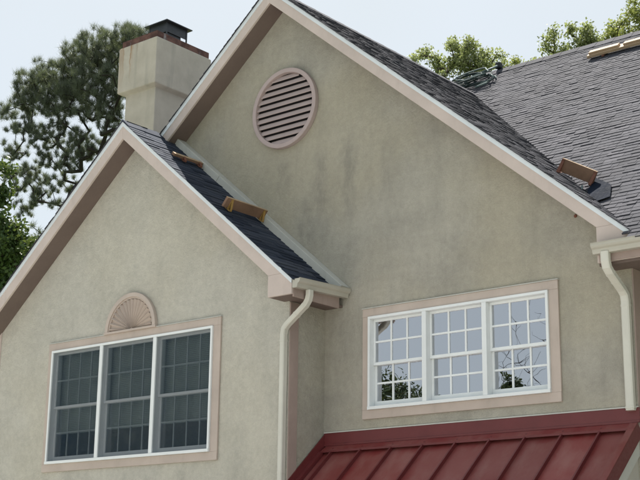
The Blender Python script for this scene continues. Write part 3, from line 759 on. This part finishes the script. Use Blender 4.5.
# ------------------------------------------------------------------ roofers' things left on the roofs
def toe_board(foot, along, nrm, downhill, length, height, thick, board_mat, top_mat, brk, label, brk_at=(.08, .92), rise=1.05):
    foot, along, nrm, dh = Vector(foot), Vector(along).normalized(), Vector(nrm).normalized(), Vector(downhill).normalized()
    r = empty('toe_board', foot); tag(r, label, 'board', 'toe boards on the roofs')
    o = foot + nrm * .030
    MB().obox(o, along * length, -dh * thick, nrm * height).build('plank', board_mat, r, bevel=.003)
    MB().obox(o + nrm * (height + .0005), along * length, -dh * thick, nrm * .004).build('plank_sunlit_top', top_mat, r)  # paler strip puts the sunlit top of the plank into the colour
    for t in brk_at:
        c = o + along * (length * t)
        k = MB()
        k.obox(c - nrm * .016 + dh * .05, along * .034, -dh * .13, nrm * .006)
        k.obox(c - nrm * .010 + dh * .012, along * .034, -dh * .010, nrm * (height * rise))
        k.obox(c + nrm * .015 + dh * .062, along * .034, dh * .008 - nrm * .02, nrm * (height * .8) - dh * .055)
        k.obox(c - nrm * .010 + dh * .07, along * .034, -dh * .06, nrm * .010)
        k.build('bracket', brk, r)
    return r
dB = (1, 0, -PB)
zt = lambda x: zbo(x) + .012
toe_board((-1.60, -.90, zt(-1.60)), (0, 1, 0), NB, dB, .76, .135, .038, 'wood_brown', 'wood_raw', 'bracket_ochre', 'brown toe board on yellow brackets halfway down the bay roof', (.10, .90))
toe_board((-2.74, -.72, zt(-2.74)), (0, 1, 0), NB, dB, .55, .035, .06, 'wood_brown', 'wood_raw', 'bracket_rust', 'thin flat board near the bay roof ridge', (.30, .85))
A_ = Vector((2.36, .66, zmo(2.36) - .005)); B_ = Vector((2.73, .79, zr(.79) - .005))
vn = (Vector(NG).normalized() * 3 + nR).normalized(); vd = (B_ - A_).cross(vn).normalized()
if vd.y > 0: vd = -vd
toe_board(A_, B_ - A_, vn, vd, (B_ - A_).length, .155, .040, 'wood_brown', 'wood_raw', 'bracket_rust', 'short brown toe board beside the roof valley', (.0, .93), 1.05)
# loose underlayment scrap and strap below it
def patch(name, pts, mat, lift, label, cat):
    o = MB().prism([Vector(q) + Vector((0, -PR, 1)).normalized() * lift for q in pts], Vector((0, -PR, 1)).normalized() * .006).build(name, mat); tag(o, label, cat); return o
sc0 = [(x_, y_, zr(y_)) for x_, y_ in ((2.72, .93), (3.05, .68), (3.16, .42), (3.00, .37), (2.84, .50), (2.76, .66))]
patch('underlayment_scrap', sc0, 'felt_black', .026, 'torn dark underlayment scrap below the valley toe board', 'scrap')
o = MB().tube([(2.66, yv(1.20) - .02, 1.26), (2.72, yv(1.08) - .03, 1.14), (2.80, yv(1.03) - .03, 1.10)], .012, 6).build('strap', 'rope_pale'); tag(o, 'pale bent strap end hanging below the valley toe board', 'strap')
# long plank across the main roof
zk_ = 4.69; yk = yv(zk_)
pl = empty('roof_plank', (0.66, yk, zk_)); tag(pl, 'long pale wooden plank lying across the large grey roof near its ridge', 'plank')
nR = Vector(NR).normalized(); uR = Vector((0, 1, PR)).normalized()
b0 = Vector((.66, yk, zk_)) + nR * .035
MB().obox(b0, (2.3, 0, 0), uR * .16, nR * .042).build('plank', 'wood_raw', pl, bevel=.004)
MB().obox(b0 + Vector((.03, 0, 0)) + nR * .0425 + uR * .035, (.50, 0, 0), uR * .10, nR * .035).build('plank', 'wood_raw', pl, bevel=.004)
MB().obox(b0 + Vector((.62, 0, 0)) + nR * .0425 + uR * .03, (1.6, 0, 0), uR * .10, nR * .035).build('plank', 'wood_raw', pl, bevel=.004)
for x in (.25, 1.3): MB().obox(b0 + Vector((x, 0, 0)) - nR * .020 - uR * .03, (.035, 0, 0), uR * .42, nR * .018).build('bracket', 'bracket_rust', pl)
# coil of hose in the crotch of the valley
hs = empty('hose_coil', (-1.5, 5.0, zr(5.0))); tag(hs, 'tangled grey-green hose coil where the two roof ridges meet', 'hose')
random.seed(11)
def on_main(x, y, l=.05): return Vector((x, y, zr(y))) + nR * l
for k in range(7):
    ca = (-1.62 + random.uniform(-.10, .14), 5.08 + random.uniform(-.06, .08)); ra, rb = random.uniform(.16, .44), random.uniform(.07, .22); ph = random.uniform(0, 6)
    pts = []
    for i in range(26):
        t = 2 * math.pi * i / 25
        pts.append(on_main(ca[0] + ra * math.cos(t) + .06 * math.sin(3 * t + ph), min(ca[1] + .05 * math.sin(2 * t + 2 * ph) + rb * math.sin(t), YRIDGE - .02), .035 + .022 * k + .02 * math.sin(2 * t + ph)))
    MB().tube(pts, .013, 6).build('hose_loop', 'rope_green' if k % 6 else 'rope_pale', hs, smooth=True)
MB().tube([on_main(-1.42, 4.82, .05), on_main(-1.22, 4.86, .06), on_main(-1.14, 4.98, .07), on_main(-1.25, 5.08, .1), on_main(-1.45, 5.10, .12)], .017, 6).build('hose_loop', 'rope_pale', hs, smooth=True)
MB().tube([on_main(-1.55, 5.02, .16), on_main(-1.42, 5.16, .15), on_main(-1.36, 5.30, .12), on_main(-1.33, 5.40, .10)], .020, 6).build('hose_end', 'rope_pale', hs, smooth=True)
MB().box(-1.39, -1.29, 5.36, 5.47, zr(5.42) + .035, zr(5.42) + .145).build('hose_fitting', 'rubber_dark', hs, bevel=.02)

# ------------------------------------------------------------------ trees
class Skeleton:
    def __init__(self, path):
        self.p = [np.array(q, float) for q in path]; self.par = [-1] + list(range(len(path) - 1)); self.w = [0.0] * len(path); self.nt = len(path)
    def grow(self, targets, step=.45, jit=.10, rng=None, lift=.0, first=0):
        P = self.p
        for t in targets:
            A = np.array(P[first:]); d = np.linalg.norm(A - t, axis=1) + .25 * np.maximum(0, A[:, 2] - t[2] + .2)
            i = int(np.argmin(d)) + first; L = np.linalg.norm(t - P[i]); k = max(1, int(L / step)); a = P[i].copy()
            prev = i
            for s in range(1, k + 1):
                q = a + (t - a) * s / k
                if s < k: q = q + rng.normal(0, jit, 3)
                q[2] -= lift * math.sin(math.pi * s / k) * L
                P.append(q); self.par.append(prev); self.w.append(0.0); prev = len(P) - 1
            self.w[prev] = 1.0
    def mesh(self, r_tip, power, rmax, r_base=.2):
        n = len(self.p); c = list(self.w)
        for i in range(n - 1, 0, -1): c[self.par[i]] += c[i]
        rad = [min(rmax, r_tip * max(1, x) ** power) for x in c]
        for i in range(self.nt): rad[i] = max(min(rad[i], r_base), r_base * (1 - i / (self.nt - .5)) ** 1.3)
        mb = MB()
        for i in range(1, n):
            j = self.par[i]
            a, b = Vector(self.p[j]), Vector(self.p[i])
            if (b - a).length < 1e-5: continue
            r1 = rad[i]; r0 = min(rad[j], r1 * 1.6) if j >= 0 and i >= self.nt and rad[j] > 2.2 * r1 else rad[j]
            t = (b - a).normalized(); u = t.cross(Vector((.3, .8, .5))).normalized(); v = t.cross(u)
            seg = 7 if r1 > .06 else (5 if r1 > .02 else 3); k0 = len(mb.v)
            mb.v += [tuple(a + (u * math.cos(6.2832 * s / seg) + v * math.sin(6.2832 * s / seg)) * r0) for s in range(seg)]
            mb.v += [tuple(b + t * r1 * .3 + (u * math.cos(6.2832 * s / seg) + v * math.sin(6.2832 * s / seg)) * r1) for s in range(seg)]
            mb.f += [(k0 + s, k0 + (s + 1) % seg, k0 + seg + (s + 1) % seg, k0 + seg + s) for s in range(seg)]
        return mb

def raw_mesh(name, V, nv_per, mat, parent):
    V = np.asarray(V, dtype=np.float32).reshape(-1, 3); nf = len(V) // nv_per
    me = bpy.data.meshes.new(name)
    me.vertices.add(len(V)); me.vertices.foreach_set('co', V.ravel())
    me.loops.add(len(V)); me.loops.foreach_set('vertex_index', np.arange(len(V), dtype=np.int32))
    me.polygons.add(nf); me.polygons.foreach_set('loop_start', np.arange(nf, dtype=np.int32) * nv_per)
    me.update(calc_edges=True); me.materials.append(MATS[mat])
    return link(name, me, parent)

def unit(v): return v / (np.linalg.norm(v, axis=-1, keepdims=True) + 1e-9)
def needle_crown(centers, sizes, per, rng, length=(.16, .27), width=.016, up=.8):
    C_ = np.repeat(np.asarray(centers), per, 0); S = np.repeat(np.asarray(sizes), per)[:, None]; n = len(C_)
    d = rng.normal(0, 1, (n, 3)); d[:, 2] += up; d = unit(d)
    base = C_ + unit(rng.normal(0, 1, (n, 3))) * S * rng.random((n, 1)) * .55
    L = rng.uniform(*length, (n, 1)) * (0.6 + S)
    s = unit(np.cross(d, rng.normal(0, 1, (n, 3)))) * width
    return np.stack([base - s * .5, base + s * .5, base + d * L], 1)
def leaf_crown(centers, sizes, per, rng, leaf=(.07, .12), droop=.35):
    C_ = np.repeat(np.asarray(centers), per, 0); S = np.repeat(np.asarray(sizes), per)[:, None]; n = len(C_)
    pos = C_ + unit(rng.normal(0, 1, (n, 3))) * S * (rng.random((n, 1)) ** .55)
    d = rng.normal(0, 1, (n, 3)); d[:, 2] -= droop; d = unit(d)
    L = rng.uniform(*leaf, (n, 1)); s = unit(np.cross(d, rng.normal(0, 1, (n, 3)))) * L * .30
    k = unit(np.cross(d, s)) * L * .08
    return np.stack([pos, pos + d * L * .45 + s + k, pos + d * L, pos + d * L * .45 - s + k], 1)

def blob_points(blobs, Y, per_area, rng, depth=1.0, mind=.0):
    """scatter clump centres through ellipsoids given at picture points on the depth Y"""
    out = []
    for (px, py, r) in blobs:
        c = at(px, py, Y); R = r * np.linalg.norm(at(px + 1, py, Y) - c) * .72 if False else r * np.linalg.norm(c - CAM) / F640
        k = max(2, int(per_area * R ** 2.2))
        d = unit(rng.normal(0, 1, (k, 3))) * (rng.random((k, 1)) ** .45) * R; d[:, 1] *= depth
        out.append(c + d)
    return np.concatenate(out)

def make_tree(name, label, trunk, pts, order_ref, rng, crown_v, nv, crown_mat, bark, r_tip=.010, power=.48, rmax=.30, step=.45, jit=.08, lift=0.0, first=1, group=None, cat='tree'):
    root = empty(name, trunk[0]); tag(root, label, cat, group)
    sk = Skeleton(trunk)
    o = np.argsort(np.linalg.norm(pts - np.asarray(order_ref), axis=1))
    sk.grow(pts[o], step, jit, rng, lift, first)
    sk.mesh(r_tip, power, rmax, .24 if cat == 'tree' and trunk[-1][2] > 6 else .14).build('trunk', bark, root, smooth=True)
    if crown_v is not None:
        c = raw_mesh('crown', crown_v, nv, crown_mat, root)
    return root

# pine on the left
rng = np.random.default_rng(5)
YP = 12.0
dense = [(30, 85, 14), (45, 75, 15), (22, 104, 11), (60, 88, 18), (78, 62, 20), (100, 52, 22), (122, 46, 19), (72, 100, 17), (98, 84, 22), (120, 80, 18), (140, 40, 15), (130, 32, 10), (52, 108, 13), (8, 114, 9), (106, 108, 16), (86, 112, 12), (150, 60, 20), (150, 90, 20), (36, 100, 12), (70, 76, 14)]
thin = [(30, 130, 13), (60, 128, 14), (80, 138, 14), (95, 148, 12), (50, 160, 13), (30, 176, 13), (62, 184, 12), (75, 165, 12), (110, 130, 12), (40, 202, 10), (58, 206, 8), (18, 190, 8), (12, 130, 8), (45, 140, 14), (24, 112, 10)]
pd = blob_points(dense, YP, 260, rng, 1.4); pt_ = blob_points(thin + [(14, 150, 12), (40, 185, 12), (10, 175, 10), (85, 155, 12), (70, 150, 12), (25, 210, 10)], YP, 210, rng, 1.4)
ppts = np.concatenate([pd, pt_])
tb0 = at(175, 235, YP)
tx = tb0[0]
trunk = [(tx + .8, YP, GZ), (tx + .7, YP, -1), (tx + .5, YP, 3), (tx + .2, YP, 5.5), (tx - .1, YP, 7.5)] + [tuple(at(p[0], p[1], YP + dy)) for p, dy in (((160, 175), 0), ((148, 140), .3), ((138, 105), .2), ((125, 75), 0), ((118, 50), .1))]
cv = needle_crown(ppts, np.concatenate([np.full(len(pd), .22), np.full(len(pt_), .15)]), 120, rng, (.12, .30), .0085, 1.7)
make_tree('pine_tree', 'tall pine with tufted grey-green needles and bare dark limbs behind the left gable', trunk, ppts, at(165, 185, YP), rng, cv, 3, 'needles', 'bark_dark', .0065, .34, .062, .5, .035, .03, 3)

# dark leafy tree at the left edge
rng = np.random.default_rng(8)
bl = [(2, 168, 9), (0, 188, 11), (-8, 200, 14), (4, 232, 14), (16, 246, 14), (8, 268, 18), (-12, 255, 24), (24, 262, 13), (30, 248, 9), (14, 228, 10), (-2, 215, 10), (2, 290, 18), (-20, 300, 24), (34, 272, 9)]
YT = 6.0; lp = blob_points(bl, YT, 150, rng, 1.2)
b0_ = at(-15, 330, YT)
make_tree('broadleaf_tree', 'dark green leafy tree at the left edge of the photo', [(b0_[0], YT, GZ), (b0_[0] - .1, YT, -1), (b0_[0], YT, 2.0), tuple(at(-12, 290, YT)), tuple(at(-8, 240, YT))], lp, at(-12, 300, YT), rng,
          leaf_crown(lp, np.full(len(lp), .26), 46, rng, (.09, .16)), 4, 'leaves_dark', 'bark', .010, .47, .2, .4, .06, 0, 2, 'leafy trees around the house')
# a second, paler pine-like tree low behind it
rng = np.random.default_rng(9)
bl = [(40, 232, 9), (46, 246, 10), (36, 250, 10), (50, 262, 12), (30, 240, 8), (44, 280, 18), (60, 300, 20)]
YT = 15.0; lp = blob_points(bl, YT, 60, rng, 1.2); b0_ = at(46, 330, YT)
make_tree('pine_tree', 'small grey-green pine peeking over the left rake edge below the tall pine', [(b0_[0], YT, GZ), (b0_[0], YT, 0), tuple(at(46, 320, YT)), tuple(at(44, 260, YT))], lp, at(46, 320, YT), rng,
          needle_crown(lp, np.full(len(lp), .25), 60, rng, (.2, .36), .018, 1.2), 3, 'needles', 'bark_dark', .012, .46, .18, .5, .08, 0, 1)
# trees behind the main roof
def back_tree(seed, blobs, low, YT, label, mat, per=105, leaf=(.05, .11)):
    rng = np.random.default_rng(seed)
    lp = blob_points(blobs + low, YT, per, rng, 1.5); cxp = sum(b[0] for b in low) / len(low); b_ = at(cxp, 150, YT)
    make_tree('broadleaf_tree', label, [(b_[0], YT, GZ), (b_[0] + .1, YT, 0), tuple(b_), tuple(at(cxp, 110, YT)), tuple(at(cxp + 2, 80, YT))], lp, at(cxp, 130, YT), rng,
              leaf_crown(lp, np.full(len(lp), .21), 84, rng, leaf), 4, mat, 'bark', .013, .42, .2, .5, .08, 0, 2, 'leafy trees around the house')
back_tree(21, [(412, 57, 6), (423, 54, 8), (434, 60, 8), (454, 46, 9), (462, 52, 11), (474, 48, 10), (482, 58, 12), (468, 66, 14), (452, 66, 8), (440, 70, 7), (492, 68, 8), (500, 54, 4)], [(455, 90, 18), (470, 100, 22), (440, 100, 18), (485, 95, 16)], 17.0, 'light green leafy tree rising behind the gable ridge and hose coil', 'leaves_light')
back_tree(22, [(552, 46, 8), (547, 40, 5), (556, 34, 5), (572, 30, 8), (582, 36, 11), (578, 48, 11), (562, 54, 8), (594, 40, 8), (588, 26, 5)], [(560, 80, 16), (580, 85, 20), (600, 75, 16), (545, 85, 12)], 16.0, 'grey-green leafy tree behind the long plank', 'leaves_light')
back_tree(23, [(606, 34, 7), (600, 46, 8), (616, 40, 9), (626, 26, 10), (636, 14, 8), (640, 34, 14), (652, 20, 16), (664, 30, 18), (634, 2, 4), (612, 26, 4)], [(620, 70, 18), (645, 60, 22), (670, 60, 22)], 19.0, 'yellow-green leafy tree at the top right corner', 'leaves_yellow')
back_tree(24, [(506, 66, 5), (516, 64, 5), (526, 66, 4), (534, 64, 4)], [(515, 88, 16), (530, 90, 14)], 22.0, 'low yellow-green treetop showing between the taller trees behind the roof', 'leaves_yellow', 170)

# trees across the lawn, seen only as reflections in the window glass
def front_tree(seed, x, y, top, rad, label, mat, nclump, per, leaf, bare=False, zlow=-2.5):
    rng = np.random.default_rng(seed); c = np.array([x, y, (top + zlow) / 2]); hz = (top - zlow) / 2
    lp = c + unit(rng.normal(0, 1, (nclump, 3))) * (rng.random((nclump, 1)) ** .5) * np.array([rad, rad, hz])
    make_tree('bare_tree' if bare else 'broadleaf_tree', label, [(x, y, GZ), (x, y, GZ + 1.2), (x + .1, y, zlow), (x, y, c[2])], lp, (x, y, zlow), rng,
              None if bare else leaf_crown(lp, np.full(nclump, min(.55, .12 + .16 * rad)), per, rng, leaf), 4, mat, 'bark_dark' if bare else 'bark', .0036 if bare else .014, .34 if bare else .45, .22, .6 if bare else .5, .035 if bare else .05, 0, 2, 'trees across the lawn')
front_tree(31, -15.6, -21, 3.3, 2.5, 'leafy tree across the lawn mirrored in the left sash of the sky-reflecting window', 'leaves_deep', 800, 90, (.08, .15))
front_tree(32, -9.0, -19, 5.0, 1.25, 'bare branching tree mirrored in the right sash of the sky-reflecting window', 'leaves_deep', 300, 0, (.1, .2), True, -2)
front_tree(33, -8.75, -17.5, 2.5, .36, 'slim dark evergreen mirrored in the right sash beside bare branches', 'leaves_deep', 260, 90, (.07, .13))
for k, (x, y, top, rad) in enumerate(((-21, -20, 7.5, 3.0), (-26, -22, 8.5, 3.4), (-31.5, -23, 8.0, 3.6), (-36, -33, 11, 4.5), (-46, -34, 12, 5))):
    front_tree(40 + k, x, y, top, rad, ('broad leafy tree across the lawn, first in the row mirrored in the bay window', 'broad leafy tree second in the row mirrored in the bay window', 'broad leafy tree third in the row mirrored in the bay window', 'tall leafy tree beyond the street mirrored in the bay window', 'tallest leafy tree beyond the street mirrored in the bay window')[k], 'leaves_deep', 360, 60, (.3, .5))

for o in SC.objects:
    if '_root' in o: del o['_root']
print('tabs', len(TABS), 'objects', len(SC.objects))
